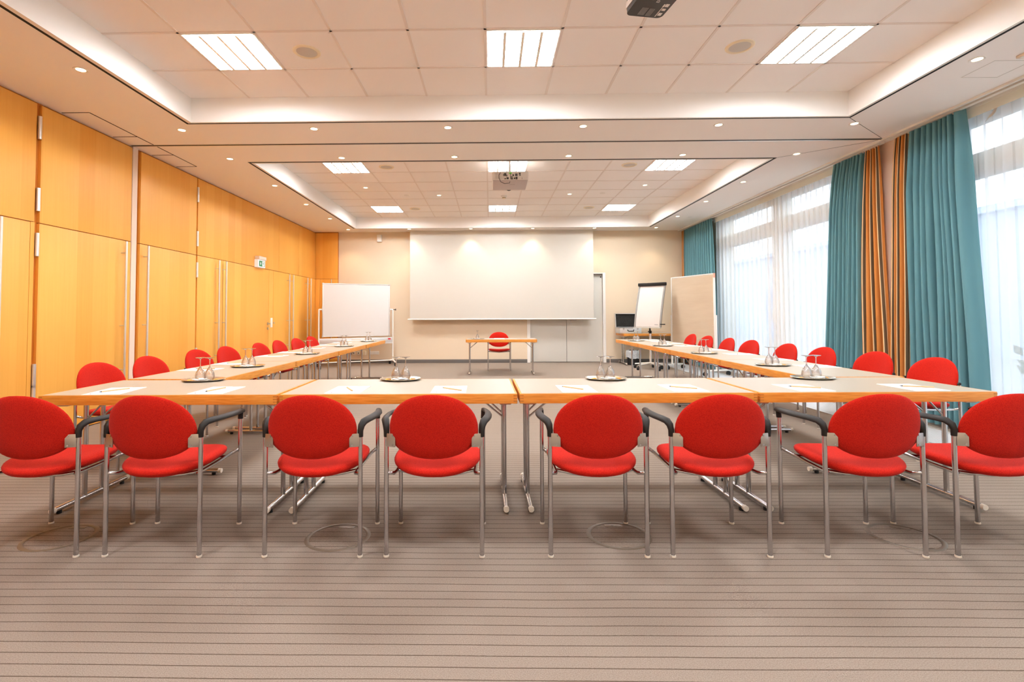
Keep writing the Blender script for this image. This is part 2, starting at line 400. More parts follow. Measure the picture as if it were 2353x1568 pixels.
l3 = leaf(6.085, 7.278, (6.246,), DL[2]); hinge(l3, 7.29, (2.96, 2.31, 1.85, .6))
leaf(7.302, 8.015, (7.908,), DL[3])
ex = leaf(8.019, 9.700, (8.121,), DL[4])
MB().cyl((XL, 9.66, 1.02), (XL+.05, 9.66, 1.02), .01).tube([(XL+.05, 9.665, 1.02), (XL+.058, 9.64, 1.02), (XL+.055, 9.53, 1.015)], .0095).cyl((XL, 9.66, 1.02), (XL+.01, 9.66, 1.02), .026).cyl((XL, 9.66, .925), (XL+.012, 9.66, .925), .024).build('lever_handle', M['steel'], ex)
MB().box((X1-.002, 9.775, .945), (X1+.012, 9.86, 1.13), bev=.006).build('latch_plate', M['white'], ex)
leaf(9.904, 10.815, (10.707,), DL[5]); leaf(10.819, 11.89, (10.92, 11.775), DL[6]); leaf(11.894, YF-.025, (12.0,), DL[7])
MB().cyl((XL, 9.94, 1.03), (XL+.008, 9.94, 1.03), .018).build('key_escutcheon', M['steel'], bpy.data.objects['door_6'])
# panel return facing the room in the far corner
wr = struct(MB().box((XL-.03, YF-.04, 0), (-3.742, YF-.005, ZS)), 'trim_3', M['groove'], 'maple panelled return in the far left corner')
MB().box((XL+.006, YF-.06, ZL+G), (-3.75, YF-.04, ZT), bev=.0015).build('panel', M['veneer'], wr)
MB().box((XL+.006, YF-.06, .012), (-4.19, YF-.04, ZL-G), bev=.0015).box((-4.182, YF-.06, .012), (-3.75, YF-.04, ZL-G), bev=.0015).build('panel', M['veneer'], wr)
MB().tube([(-3.885, YF-.12, .42), (-3.885, YF-.12, 2.055)], .0125, 12).cyl((-3.885, YF-.06, 1.9), (-3.885, YF-.12, 1.9), .006).build('pull_handle', M['steel'], wr)
struct(MB().box((XL-.02, 5.939, 0), (XL+.004, 6.024, ZS)), 'trim_4', M['post'], 'pale partition post between the maple panels')

# ---- window wall
WX = 5.0
def wallr(y0, y1, name, lab): struct(MB().box((4.93, y0, 0), (5.2, y1, ZS+.1)), name, M['wall'], lab)
wallr(10.76, YF+.3, 'wall_right_far', 'wall piece behind the far blue curtain'); wallr(5.72, 6.22, 'wall_right_pier', 'pale pier between the two striped curtains'); wallr(YB-.2, .4, 'wall_right_near', None)
struct(MB().box((4.76, 5.80, 0), (4.95, 6.26, ZS)), 'trim_5', M['post'], 'pale post showing between the two striped orange curtains')
def window(n, y0, y1, mulls, lab):
    w = thing('window_%d' % n, (0, 0, 0)); w['kind'] = 'structure'; w['category'] = 'window'; w['label'] = lab
    b = .05
    fr = MB().box((WX-.04, y0, 0), (WX+.06, y1, .09), bev=.003).box((WX-.04, y0, 3.1), (WX+.06, y1, ZS+.1), bev=.003).box((WX-.05, y0, 2.555), (WX+.07, y1, 2.80), bev=.004).box((WX-.058, y0, 2.655), (WX-.045, y1, 2.70), bev=.002)
    for a, c in [(y0, y0+.09), (y1-.09, y1)]+mulls: fr.box((WX-.06, a, 0), (WX+.08, c, ZS+.1), bev=.004)
    fr.build('window_frame', M['frame'], w)
    ys = [y0]+[v for m_ in mulls for v in m_]+[y1]
    for a, c in zip(ys[::2], ys[1::2]):
        for z0, z1 in ((.09, 2.56), (2.8, 3.1)):
            MB().box((WX+.004, a, z0), (WX+.010, c, z1)).build('pane', M['pane'], w)
    return w
w1 = window(1, 6.22, 10.76, [(8.47, 8.80)], 'tall window bay in the far half behind white voile')
MB().box((WX-.075, 8.84, 1.03), (WX-.055, 8.87, 1.25), bev=.004).build('window_handle', M['white'], w1)
window(2, .4, 5.72, [(2.9, 3.2)], 'tall window bay in the near half behind white voile')
o = struct(MB().box((3.955, YB, 0), (3.985, YF, .006), bev=.002).box((4.50, YB, 0), (4.53, YF, .012), bev=.002), 'trim_6', M['alu'], 'metal edging of the floor convector along the windows')
mb = MB()
for i in range(17): mb.box((3.99+i*.03, YB, 0), (4.014+i*.03, YF, .005))
mb.build('convector_grille', M['grille'], o)

# outside: paved yard, a low pale building and shrubs
struct(MB().box((5.25, -30, -.3), (60, 45, -.15)), 'ground', M['ground'], 'pale paved yard outside the windows')
bd = thing('building', (15, 8, -.15), 0, 'pale low building across the yard, seen hazily through the voile', 'building')
MB().box((0, -26, 0), (6, 26, 4.35)).build('facade', M['stone'], bd)
MB().box((-.3, -26.2, 4.3), (6.2, 26.2, 4.5)).build('roof', M['stone'], bd)
for k in range(9): MB().box((-.03, -22+k*5, 1.0), (.02, -20.2+k*5, 2.7)).build('window', M['stone2'], bd)
for k, (x, y, s) in enumerate(((8.6, 7.4, .75), (9.4, 5.2, .9), (8.2, 3.3, .7))):
    mb = MB(); rr = random.Random(k)
    for q in range(260):
        a, t = rr.random()*2*PI, rr.random(); r = s*(.25+.75*rr.random())*math.sin(PI*(.15+.8*t))
        c = Vector((math.cos(a)*r, math.sin(a)*r, .1+t*s*1.5)); d1 = Vector((rr.uniform(-1,1), rr.uniform(-1,1), rr.uniform(-.3,1))).normalized()*.13; d2 = d1.cross(Vector((rr.random(), rr.random(), .3))).normalized()*.06
        mb.add([c-d1, c+d2, c+d1, c-d2], [(0,1,2,3)])
    sh = thing('shrub', (x, y, -.15), 0, ['dark green shrub outside the far window bay', 'large green shrub outside near the pier', 'small green shrub outside the near window bay'][k], 'shrub', 'shrubs in the yard')
    mb.build('foliage', M['leaf'], sh); MB().tube([(0, 0, 0), (.03, .02, s)], [.04, .015], 8).build('trunk', M['joint'], sh)

# ---- curtains
def fold(u, k, ph): return math.sin(u*k+ph)+.35*math.sin(u*k*2.3+ph*1.7)
def curtain(name, x, top, bot, nf, amp, mats, label, cat, group, pick=None, z0=.025, z1=ZS-.035, seed=0, cols=16, wig=.006):
    """hung cloth: top, bot = (y0, y1) extents; nf folds; pick(i) gives the colour of column i"""
    rr = random.Random(seed); n = nf*cols; rows = 14
    ph = [rr.uniform(-.6, .6) for _ in range(nf+2)]; am = [rr.uniform(.6, 1.25) for _ in range(nf+2)]
    wd = [rr.uniform(.7, 1.35) for _ in range(nf)]; tot = sum(wd); acc = [0]
    for w in wd: acc.append(acc[-1]+w/tot)
    vs = []; fs = []; mi = []
    for j in range(rows+1):
        t = j/rows; z = z1+(z0-z1)*t
        for i in range(n+1):
            q = i/cols; k = min(int(q), nf-1); fr = q-k; u = acc[k]+(acc[k+1]-acc[k])*fr
            y0 = top[0]+(bot[0]-top[0])*t**.7; y1 = top[1]+(bot[1]-top[1])*t**.7
            a = amp*(am[k]*(1-fr)+am[k+1]*fr)*(.55+.45*min(1, t*5))
            s = math.cos(2*PI*fr)
            ys = y0+(y1-y0)*u + .35*(y1-y0)/nf*math.sin(4*PI*fr)*.35 + wig*math.sin(7*t+ph[k]*4)
            vs.append((x+a*s+.012*math.sin(5*t+ph[k]*6)*t*(wig/.006), ys, z+(.012*s if j == 0 else 0)))
    for j in range(rows):
        for i in range(n):
            fs.append((j*(n+1)+i, j*(n+1)+i+1, (j+1)*(n+1)+i+1, (j+1)*(n+1)+i)); mi.append(pick(i) if pick else 0)
    c = thing(name, (0, 0, 0), 0, label, cat, group); c.location = (x, (bot[0]+bot[1])/2, 0)
    mb = MB().add([(p[0]-c.location.x, p[1]-c.location.y, p[2]) for p in vs], fs, mi, True)
    o = mb.build('panel', mats, c)
    H = max(3, min(nf, 12)); h0 = MB().box((-.006, -.010, -.012), (.006, .010, .010)).build('hook', M['glide'], c)
    for i in range(H+1):
        hk = h0 if i == 0 else h0.copy()
        if i: COL.objects.link(hk); hk.parent = c
        hk.location = (0, top[0]+(top[1]-top[0])*(.04+.92*i/H)-c.location.y, z1)
    return c
def stripes(i):
    q = i % 32
    return 1 if q in (4,5,6) else (2 if q in (3, 7) else 0)
curtain('curtain', 4.68, (5.00, 5.60), (4.88, 5.665), 9, .08, M['teal'], 'blue curtain nearest the camera, wide with an outer bright edge', 'curtain', 'blue curtains', seed=3)
curtain('curtain', 4.67, (5.615, 5.80), (5.685, 5.965), 5, .04, [M['orange'], M['stripe'], M['cream']], 'orange curtain with brown stripes, on the near side of the pale post', 'curtain', 'striped orange curtains', stripes, seed=5)
curtain('curtain', 4.67, (6.07, 6.27), (5.99, 6.44), 5, .04, [M['orange'], M['stripe'], M['cream']], 'orange curtain with brown stripes, on the far side of the pale post', 'curtain', 'striped orange curtains', stripes, seed=8)
curtain('curtain', 4.67, (6.29, 6.83), (6.46, 7.10), 9, .06, M['teal'], 'blue curtain between the striped curtain and the far voile', 'curtain', 'blue curtains', seed=11)
curtain('curtain', 4.66, (10.62, 12.06), (10.45, 12.06), 16, .04, M['teal'], 'blue curtain in the far corner behind the pin board', 'curtain', 'blue curtains', seed=13)
curtain('curtain', 4.66, (12.06, 12.25), (12.06, 12.27), 3, .03, [M['orange'], M['stripe'], M['cream']], 'narrow orange striped curtain in the far window corner', 'curtain', 'striped orange curtains', stripes, seed=17)
curtain('sheer_curtain', 4.80, (6.3, 10.72), (6.3, 10.72), 30, .026, M['sheer'], 'white voile curtain across the far window bay', 'sheer curtain', 'white voile curtains', seed=21, cols=12, wig=.0)
sh = curtain('sheer_curtain', 4.80, (.5, 5.70), (.5, 5.70), 34, .026, M['sheer'], 'white voile curtain across the near window bay', 'sheer curtain', 'white voile curtains', seed=23, cols=12, wig=.0)
pts = [(5.083, 3.098), (5.041, 3.147), (5.016, 3.157), (4.974, 3.21), (4.938, 3.25), (4.934, 3.238), (4.96, 3.194), (4.976, 3.156), (5.012, 3.13), (5.047, 3.124)]
MB().prism([(y*.9555-sh.location.y, 1.18+(z-1.18)*.9555) for y, z in pts], -.034, -.031, xf=Matrix(((0,0,1,0), (1,0,0,0), (0,1,0,0), (0,0,0,1)))).build('loose_strip', M['mesh'], sh)
for c, y0, y1 in ((bpy.data.objects['sheer_curtain'], 6.3, 10.72), (sh, .5, 5.70)):
    MB().box((-.036, y0-c.location.y, ZS-.12), (-.033, y1-c.location.y, ZS-.035)).build('heading_tape', M['tape'], c)

# ------------------------------------------------------------------ ceiling fittings
def make_panel_light():
    r = thing('ceiling_light', (0, 0, ZU))
    h = .30
    MB().box((-h, -h, -.006), (h, -h+.012, .003)).box((-h, h-.012, -.006), (h, h, .003)).box((-h, -h, -.006), (-h+.012, h, .003)).box((h-.012, -h, -.006), (h, h, .003)).build('frame', M['white'], r)
    MB().box((-h+.014, -h+.014, -.0085), (h-.014, h-.014, .002)).build('diffuser', M['tube'], r)  # stands proud of the frame; glowing sides added to brighten the ceiling around
    mb = MB()
    for k in (1, 2, 3):
        x = -h+k*h/2; mb.add([(x-.012, -h+.012, -.0165), (x+.012, -h+.012, -.0165), (x+.012, h-.012, -.0165), (x-.012, h-.012, -.0165), (x, -h+.012, -.008), (x, h-.012, -.008)], [(0,1,2,3), (0,3,5,4), (1,4,5,2)])
    for k in range(1, 12):
        y = -h+k*h/6; mb.box((-h+.012, y-.0012, -.012), (h-.012, y+.0012, -.008))
    mb.build('louvre', M['fin'], r)
    return r
proto = make_panel_light(); first = True
for k, (y, lab, xo) in enumerate(((3.979+T/2, 'nearest row', -.0325), (7.399+T/2, 'middle row', -.038), (7.399+5.5*T, 'farthest row', -.038))):
    for i, w in ((-4, 'left'), (0, 'middle'), (4, 'right')):
        o = proto if first else copy_tree(proto); first = False
        place(o, (xo+(i+.5)*T, y, ZU-.004), 0, 'square louvred ceiling light, %s of three in the %s' % (w, lab), 'ceiling light', 'louvred ceiling lights')
for i, w in ((-4, 'left'), (0, 'middle'), (4, 'right')):
    o = copy_tree(proto); place(o, (-.0325+(i+.5)*T, .85+T/2, ZU-.004), 0, 'square louvred ceiling light above the camera, %s of three' % w, 'ceiling light', 'louvred ceiling lights')
# small recessed spots
def make_spot():
    r = thing('downlight', (0, 0, ZS))
    MB().lathe([(.034, .0), (.036, -.003), (.050, -.005), (.054, -.002), (.054, .001)], 28).build('trim_ring', M['white'], r)
    MB().disc((0, 0, -.0012), .035, 24, flip=True).build('lens', M['lamp'], r)
    return r
sp = make_spot(); first = True
spd = bpy.data.lights.new('spot_beam', 'SPOT'); spd.energy = 17; spd.color = (1., .79, .55); spd.spot_size = math.radians(92); spd.spot_blend = .6; spd.shadow_soft_size = .035
def spot(x, y, z, label):
    global first
    o = sp if first else copy_tree(sp); first = False
    place(o, (x, y, z), 0, label, 'downlight', 'recessed spotlights')
    l = bpy.data.objects.new('spot_beam', spd); COL.objects.link(l); l.location = (x, y, z-.02)
CX = [-3.39, -1.925, -.455, 1.02, 2.485, 3.94]
NX = ['leftmost', 'second from left', 'third from left', 'fourth from left', 'fifth from left', 'rightmost']
for y, row in ((5.43, 'in the cross row before the partition rail'), (6.455, 'in the cross row just beyond the partition rail'), (11.93, 'in the row above the projection screen')):
    for x, n in zip(CX, NX): spot(x, y, ZS, 'small warm ceiling spot, %s %s' % (n, row))
for x, side in ((-3.39, 'along the maple wall'), (3.94, 'along the window side')):
    for y, n in ((4.06, 'nearest the camera'), (7.82, 'first beyond the rail rows'), (9.175, 'second beyond the rail rows'), (10.56, 'third beyond the rail rows')): spot(x, y, ZS, 'small warm ceiling spot %s, %s' % (side, n))
for x, y, lab in ((-2.245, 9.0, 'left outer one'), (-.977, 9.62, 'left inner one'), (1.53, 9.6, 'right inner one'), (2.775, 8.97, 'right outer one')): spot(x, y, ZU, 'small warm spot among the far tray tiles, %s' % lab)
# round loudspeakers
def make_speaker():
    r = thing('ceiling_speaker', (0, 0, ZU))
    MB().lathe([(.088, -.004), (.092, -.009), (.110, -.010), (.117, -.005), (.118, .0)], 36).build('rim', M['ringy'], r)
    MB().lathe([(0, -.009), (.05, -.008), (.089, -.004)], 36).build('grille', M['mesh'], r)
    return r
sk = make_speaker(); first = True
for x, y, lab in ((-1.593, 4.3, 'left one in the near tray'), (2.162, 4.3, 'right one in the near tray'), (-1.604, 7.73, 'left front one in the far tray'), (2.156, 7.73, 'right front one in the far tray'), (-1.62, 10.83, 'left one near the screen'), (2.14, 10.83, 'right one near the screen')):
    o = sk if first else copy_tree(sk); first = False
    place(o, (x, y, ZU), 0, 'round ceiling loudspeaker, %s' % lab, 'loudspeaker', 'ceiling loudspeakers')
dp = MB().lathe([(0, -.006), (.05, -.006), (.055, 0)], 24).build('ceiling_disc', M['tray'])
for k, (x, y, z, lab) in enumerate(((-1.596, 9.6, ZU, 'flat white ceiling disc among the left far tray tiles'), (2.151, 9.55, ZU, 'flat white ceiling disc among the right far tray tiles'), (4.22, 10.65, ZS, 'flat white ceiling disc by the window side spots'))):
    o = dp if k == 0 else copy_tree(dp); place(o, (x, y, z), 0, lab, 'ceiling disc', 'flat ceiling discs')
ef = thing('ceiling_lamp', (4.232, 3.72, ZS), 0, 'narrow flat ceiling fitting at the window side, cut by the right picture edge', 'ceiling fitting')
MB().box((-.027, -.3, -.022), (.027, .3, 0), bev=.004).build('housing', M['post'], ef); MB().box((-.020, -.28, -.026), (.020, .28, -.021)).build('cover', M['white'], ef)
sd = thing('smoke_detector', (.275, 9.70, ZU), 0, 'white smoke detector on the ceiling behind the white projector', 'smoke detector')
MB().lathe([(0, -.03), (.03, -.03), (.055, -.02), (.06, 0)], 24).build('base', M['white'], sd); MB().lathe([(0, -.058), (.025, -.056), (.034, -.045), (.034, -.028)], 20).build('sensor', M['ringy'], sd); MB().lathe([(.0345, -.048), (.0355, -.044), (.0345, -.04)], 20).build('sensor_slots', M['port'], sd)

# white projector of the far half
pj = thing('projector', (.298, 7.18, 3.105), 0, 'white ceiling projector in the far half with its sockets facing the camera', 'projector', 'ceiling projectors')
W2 = .262; D = .56; Hh = .135
MB().box((-W2, 0, 0), (W2, D, Hh), bev=.022, seg=3).build('casing', M['projw'], pj)
MB().cyl((0, .25, Hh), (0, .25, ZU-3.105), .022).cyl((0, .25, ZU-3.115), (0, .25, ZU-3.105), .07).box((-.09, .16, Hh), (.09, .34, Hh+.015)).build('ceiling_mount', M['steel'], pj)
MB().tube([(0, D-.03, .05), (0, D+.055, .05), (0, D+.062, .05)], [.05, .05, .03], 24).build('lens', M['black'], pj)
MB().box((-W2+.012, .004, -.004), (W2-.012, D-.012, .012), bev=.008).build('base_plate', M['projb'], pj)
pm = MB()
for k in range(8): pm.box((-.215, -.003, .02+k*.0125), (-.13, .001, .026+k*.0125))
pm.build('vent', M['mesh'], pj)
pm = MB()
for x, z, w, h in ((-.075, .085, .034, .04), (-.10, .08, .008, .03), (-.05, .07, .01, .025), (.04, .075, .022, .022), (.085, .09, .035, .014), (.085, .072, .035, .014), (.135, .098, .026, .022), (.138, .075, .022, .012), (.02, .025, .035, .016), (.06, .03, .018, .022), (.088, .033, .026, .036), (-.04, .032, .03, .026), (-.075, .025, .022, .012), (.02, .048, .03, .012), (.165, .03, .004, .022)):
    pm.box((x-w/2, -.006, z-h/2), (x+w/2, .001, z+h/2))
pm.build('sockets', M['port'], pj)
MB().box((-.02, -.01, .098), (.02, .001, .112), bev=.003).build('plug', M['lime'], pj)
MB().tube([(-.145, -.004, .115), (-.165, -.03, .07), (-.165, -.03, .03), (-.14, .02, -.012), (-.08, .07, -.028), (-.01, .06, -.02), (.005, .0, .02), (.0, -.008, .1)], .0035, 8).build('cable', M['black'], pj)
lettering(MB(), 'EPSON', (.07, .20, -.0045), (-1, 0, 0), (0, 1, 0), .02, .001).build('lettering', M['ink'], pj)
# black projector hung near the camera
pk = thing('projector', (1.112, 2.872, 3.17), math.radians(10), 'black ceiling projector hanging above the near tables, cut by the top edge', 'projector', 'ceiling projectors')
def rrect(w, d, r, n=6):
    out = []
    for cx, cy, a0 in ((w-r, d-r, 0), (-w+r, d-r, PI/2), (-w+r, r, PI), (w-r, r, 1.5*PI)):
        out += [(cx+math.cos(a0+PI/2*i/n)*r, cy+math.sin(a0+PI/2*i/n)*r) for i in range(n+1)]
    return out
MB().prism(rrect(.126, .46, .035), 0, .10, smooth=True).build('casing', M['projd'], pk)
MB().prism(rrect(.131, .465, .038), .03, .07, smooth=True).build('shell_band', M['projw'], pk)
MB().cyl((0, .2, .1), (0, .2, ZU-3.17), .025).build('ceiling_mount', M['steel'], pk)
q = MB()
for k in range(5): q.box((-.050+k*.009, .36, -.0012), (-.046+k*.009, .44, .0))
for k in range(4): q.box((.006+k*.009, .365, -.0012), (.010+k*.009, .445, .0))
q.build('cooling_slots', M['ink'], pk)
q = lettering(MB(), 'EPSON', (.028, .30, -.0004), (0, -1, 0), (-1, 0, 0), .02, -.001)
for x, y, w, h in ((.12, .415, .03, .03), (.095, .42, .006, .05), (.12, .365, .03, .022), (.095, .37, .006, .05), (.12, .32, .03, .03), (.095, .325, .012, .03), (-.055, .275, .012, .006), (-.03, .275, .012, .006), (-.075, .20, .012, .04)):
    q.box((x*.8-w*.4, y-h/2, -.0012), (x*.8+w*.4, y+h/2, 0))
q.lathe([(.028, -.0012), (.030, -.0013), (.031, -.001)], 20, c=(-.03, .235, 0))
q.build('printing', M['printw'], pk)

# ------------------------------------------------------------------ tables
HT = .714
def make_table():
    r = thing('conference_table', (0, 0, 0)); L2, W2 = .6985, .349; e = .012; th = .058
    MB().box((-L2+e, -W2+e, HT-th+.01), (L2-e, W2-e, HT)).build('tabletop', M['lam'], r)
    mb = MB()
    for s in (-1, 1):
        mb.box((-L2, s*W2, HT-th), (L2, s*(W2-e), HT-.0005), bev=.002); mb.box((s*L2, -W2+e, HT-th), (s*(L2-e), W2-e, HT-.0005), bev=.002)
    for s in (-1, 1):
        for t in (-1, 1):
            for k in (.014, .030, .046):
                mb.box((s*L2, t*(W2+.0006), HT-th+k-.004), (s*(L2-.022), t*(W2-.002), HT-th+k+.004), 1); mb.box((s*(L2+.0006), t*W2, HT-th+k-.004), (s*(L2-.002), t*(W2-.022), HT-th+k+.004), 1)
    mb.build('edge_band', [M['beech'], M['joint']], r)
    for s in (-1, 1):
        x = s*(L2-.066)
        MB().box((x-.035, -.26, HT-th-.022), (x+.035, .26, HT-th+.012), bev=.004).build('batten', M['post'], r)
        for y in (-.072, .072): MB().tube([(x, y, .03), (x, y, HT-th-.02)], .0145, 14).build('leg', M['chrome'], r)
        fb = MB().tube([(x, -.305, .03), (x, .305, .03)], .0155, 16).build('foot_bar', M['chrome'], r)
        for y in (-.31, .31):
            MB().cyl((x, y-.012, .03), (x, y+.012, .03), .0165, 16).build('end_cap', M['glide'], fb)
            MB().cyl((x, y*.85, 0), (x, y*.85, .018), .014, 12).build('floor_glide', M['rubber'], fb)
        for y in (-.072, .072): MB().tube([(x-s*.012, y, HT-th-.13), (x-s*.16, y*1.5, HT-th-.0)], .006, 10).build('brace', M['chrome'], r)
    return r
tp = make_table(); first = True
def table(x, y, rz, label, group='long white conference tables set in a U'):
    global first
    o = tp if first else copy_tree(tp); first = False
    return place(o, (x, y, 0), rz, label, 'table', group)
ROW = .017; rowc = (.158, 3.325)
def rowpt(x, y=0.): return (rowc[0]+(x-rowc[0])*math.cos(ROW)-y*math.sin(ROW), rowc[1]+(x-rowc[0])*math.sin(ROW)+y*math.cos(ROW))
for k, n in enumerate(('leftmost of the four in the near row', 'second from left in the near row', 'third from left in the near row', 'rightmost of the four in the near row')):
    px, py = rowpt(.158+(k-1.5)*1.412)
    table(px, py, ROW, 'white table with beech edge, %s' % n)
NY = ['nearest', 'second', 'third', 'farthest']
for k in range(4): table(-2.318+.01*k, 4.378+k*1.3985, PI/2-.004, 'white table with beech edge, %s of four in the arm by the maple wall' % NY[k])
for k in range(4): table(2.665-.002*k, 4.43+k*1.3985, PI/2+.004, 'white table with beech edge, %s of four in the arm by the windows' % NY[k])
o = copy_tree(tp); place(o, (.215, 10.16, 0), 0, 'single white table before the projection screen', 'table'); o.scale = (1, .8, .965)
if 'group' in o: del o['group']
o = copy_tree(tp); place(o, (3.76, 11.975, 0), 0, 'white side table against the end wall carrying the open case', 'table')
if 'group' in o: del o['group']
o.scale = (1, 1, 1.02)

# ------------------------------------------------------------------ chairs
def outline(w, a, bt, bb, nt, nb):
    c, s = math.cos(w), math.sin(w); n = nt if s >= 0 else nb; b = bt if s >= 0 else bb
    return (a*math.copysign(abs(c)**(2/n), c), b*math.copysign(abs(s)**(2/n), s))
def cushion(fn, t_front, t_back, n=44, rings=10, e=3.2):
    """pillow between a front and a back skin; fn(r, w) -> (centre point, normal)"""
    mb = MB(); vs = []; fs = []
    for side, t in ((1, t_front), (-1, t_back)):
        o = len(vs)
        for i in range(rings+1):
            r = math.sin(PI/2*i/rings); h = t*max(0., 1-r**e)**.5
            for k in range(n):
                p, nn = fn(r, 2*PI*k/n); vs.append(p+nn*h*side)
        for i in range(rings):
            for k in range(n):
                k2 = (k+1) % n; fs.append((o+i*n+k, o+i*n+k2, o+(i+1)*n+k2, o+(i+1)*n+k))
    return mb.add(vs, fs, 0, True)
def make_chair(arms):
    r = thing('armchair' if arms else 'chair', (0, 0, 0))
    def backp(q, w):
        x, z = outline(w, .218, .187, .133, 2.2, 2.2); x *= q; z = .612+z*q
        y = -.045-(z-.58)*.20+1.05*x*x
        return Vector((x, y, z)), Vector((-2.1*x, 1, .20)).normalized()
    bk = cushion(backp, .026, .024, e=4.5).build('backrest', M['fabric'], r)
    def seatp(q, w):
        x, y = outline(w, .224, .215, .232, 2.7, 2.3); x *= q; y = .185+y*q
        z = .425+.055*(y-.185)+.35*x*x-.55*max(0, y-.33)**1.5
        return Vector((x, y, z)), Vector((-.7*x, -.055, 1)).normalized()
    cushion(seatp, .024, .030, e=9).build('seat', M['fabric'], r)
    R = .0112
    for s in (-1, 1):
        for y, zt in ((0., .605), (.39, .61 if arms else .425)):
            lg = MB().tube([(s*.234, y, .006), (s*.234, y, zt)], R, 14).build('leg', M['chrome'], r)
            MB().lathe([(.0, .0), (.013, .0), (.0145, .004), (.0125, .010), (.0, .010)], 14, c=(s*.234, y, 0)).build('glide', M['glide'], lg)
        if arms:
            pts = [(s*.234, -.001, .582), (s*.234, -.002, .612), (s*.237, .006, .635), (s*.244, .028, .65), (s*.256, .07, .654), (s*.264, .14, .652), (s*.266, .22, .649), (s*.260, .30, .645), (s*.247, .36, .641), (s*.238, .405, .636), (s*.236, .418, .634)]
            ra = [.0135, .0145, .017, .019, .0195, .0195, .0195, .019, .018, .016, .010]; rb = [.0135, .0140, .014, .0125, .0115, .0110, .0110, .0110, .0115, .0115, .008]
            MB().tube(pts, ra, 14, up=(0, 1, 0), rb=rb).tube([(s*.234, .39, .592), (s*.236, .392, .636)], .0135, 14).build('armrest', M['black'], r)
        else:
            MB().lathe([(.0, .616), (.008, .615), (.0122, .609), (.0122, .595)], 12, c=(s*.234, 0, 0)).build('leg_cap', M['black'], r)
        xf = Matrix.Translation((s*.209, -.0185, .568)) @ Matrix.Rotation(s*.30, 4, 'Z')
        pl = MB().box((-.024, -.0018, -.032), (.024, .0018, .032), bev=.0015, xf=xf).build('bracket', M['steel'], r)
        b = MB()
        for z in (-.022, .022): b.cyl(tuple(xf @ Vector((-s*.011, -.005, z))), tuple(xf @ Vector((-s*.011, .002, z))), .0045, 10)
        b.build('screw', M['chrome'], pl)
    fr = MB()
    for s in (-1, 1):
        fr.tube([(s*.234, .39, .425), (s*.222, .385, .418), (s*.206, .35, .407), (s*.200, .2, .397), (s*.198, .07, .393), (s*.203, .03, .395), (s*.218, .006, .402), (s*.234, 0, .405)], .0088, 10)
        fr.tube([(s*.200, .30-.2*(s < 0)*0, .402), (0, .30, .388), (0, .30, .388)], .008, 8)
    fr.tube([(-.199, .10, .390), (-.10, .07, .378), (0, .06, .373), (.10, .07, .378), (.199, .10, .390)], .008, 10)
    fr.build('seat_frame', M['chrome'], r)
    return r
arm = make_chair(True); plain = make_chair(False)
AX = [-2.27, -1.663, -.875, -.279, .524, 1.116, 1.862, 2.487]
lab = ['cut by the picture edge at far left', 'second from left', 'third from left', 'fourth from left, left of the centre gap', 'fifth from left, right of the centre gap', 'sixth from left', 'seventh from left', 'cut by the picture edge at far right']
for k, x in enumerate(AX):
    o = arm if k == 0 else copy_tree(arm)
    place(o, (x, 2.478+.0062*(x+2), 0), random.uniform(-.006, .012), 'red armchair in the near row, %s' % lab[k], 'chair', 'red armchairs along the near tables')
o = copy_tree(arm); place(o, (.183, 10.87, 0), PI, 'red armchair behind the single table before the screen', 'chair')
del o['group']
LYs = [4.08, 4.73, 5.62, 6.20, 6.96, 7.68, 8.34, 9.10]; LXs = [-3.16, -3.19, -3.25, -3.22, -3.16, -3.20, -3.17, -3.20]
RYs = [4.37, 5.05, 5.74, 6.43, 7.30, 7.98, 8.80, 9.58]; RXs = [3.75, 3.76, 3.70, 3.70, 3.69, 3.69, 3.71, 3.75]
cn = ['nearest the camera', 'second from the near end', 'third from the near end', 'fourth from the near end', 'fifth from the near end', 'sixth from the near end', 'seventh from the near end', 'farthest from the camera']
for k in range(8):
    o = plain if k == 0 else copy_tree(plain)
    place(o, (LXs[k], LYs[k], 0), -PI/2-.11+random.uniform(-.05, .05), 'red armless chair on the maple wall side, %s' % cn[k], 'chair', 'red chairs on the maple wall side')
for k in range(8):
    o = copy_tree(plain)
    place(o, (RXs[k], RYs[k], 0), PI/2+.11+random.uniform(-.05, .05), 'red armless chair on the window side, %s' % cn[k], 'chair', 'red chairs on the window side')

# ------------------------------------------------------------------ table settings
def make_pad():
    r = thing('notepad', (0, 0, 0))
    MB().box((-.105, -.1485, 0), (.105, .1485, .0022)).build('sheet', M['paper'], r)
    def arc(mb, cx, cy, rad, a0, a1, w, n=14):
        vs = []
        for i in range(n+1):
            a = a0+(a1-a0)*i/n; ww = w*math.sin(PI*(i+.4)/(n+.8)); vs += [(cx+math.cos(a)*(rad-ww), cy+math.sin(a)*(rad-ww), .0025), (cx+math.cos(a)*(rad+ww), cy+math.sin(a)*(rad+ww), .0025)]
        return mb.add(vs, [(2*i, 2*i+1, 2*i+3, 2*i+2) for i in range(n)])
    arc(MB(), -.085, -.128, .018, -.3, PI*.9, .0045).build('logo', M['logo'], r)
    arc(MB(), .045, .175, .036, PI*1.05, PI*1.75, .0035).build('logo', M['logo2'], r)
    return r
def make_pencil():
    r = thing('pencil', (0, 0, 0))
    MB().tube([(-.072, 0, .004), (.085, 0, .004)], .0044, 8).build('shaft', M['pencil'], r)
    MB().tube([(-.088, 0, .004), (-.072, 0, .004)], [.0006, .0037], 6).build('point', M['black'], r)
    return r
pad0 = make_pad(); pen0 = make_pencil(); first = True
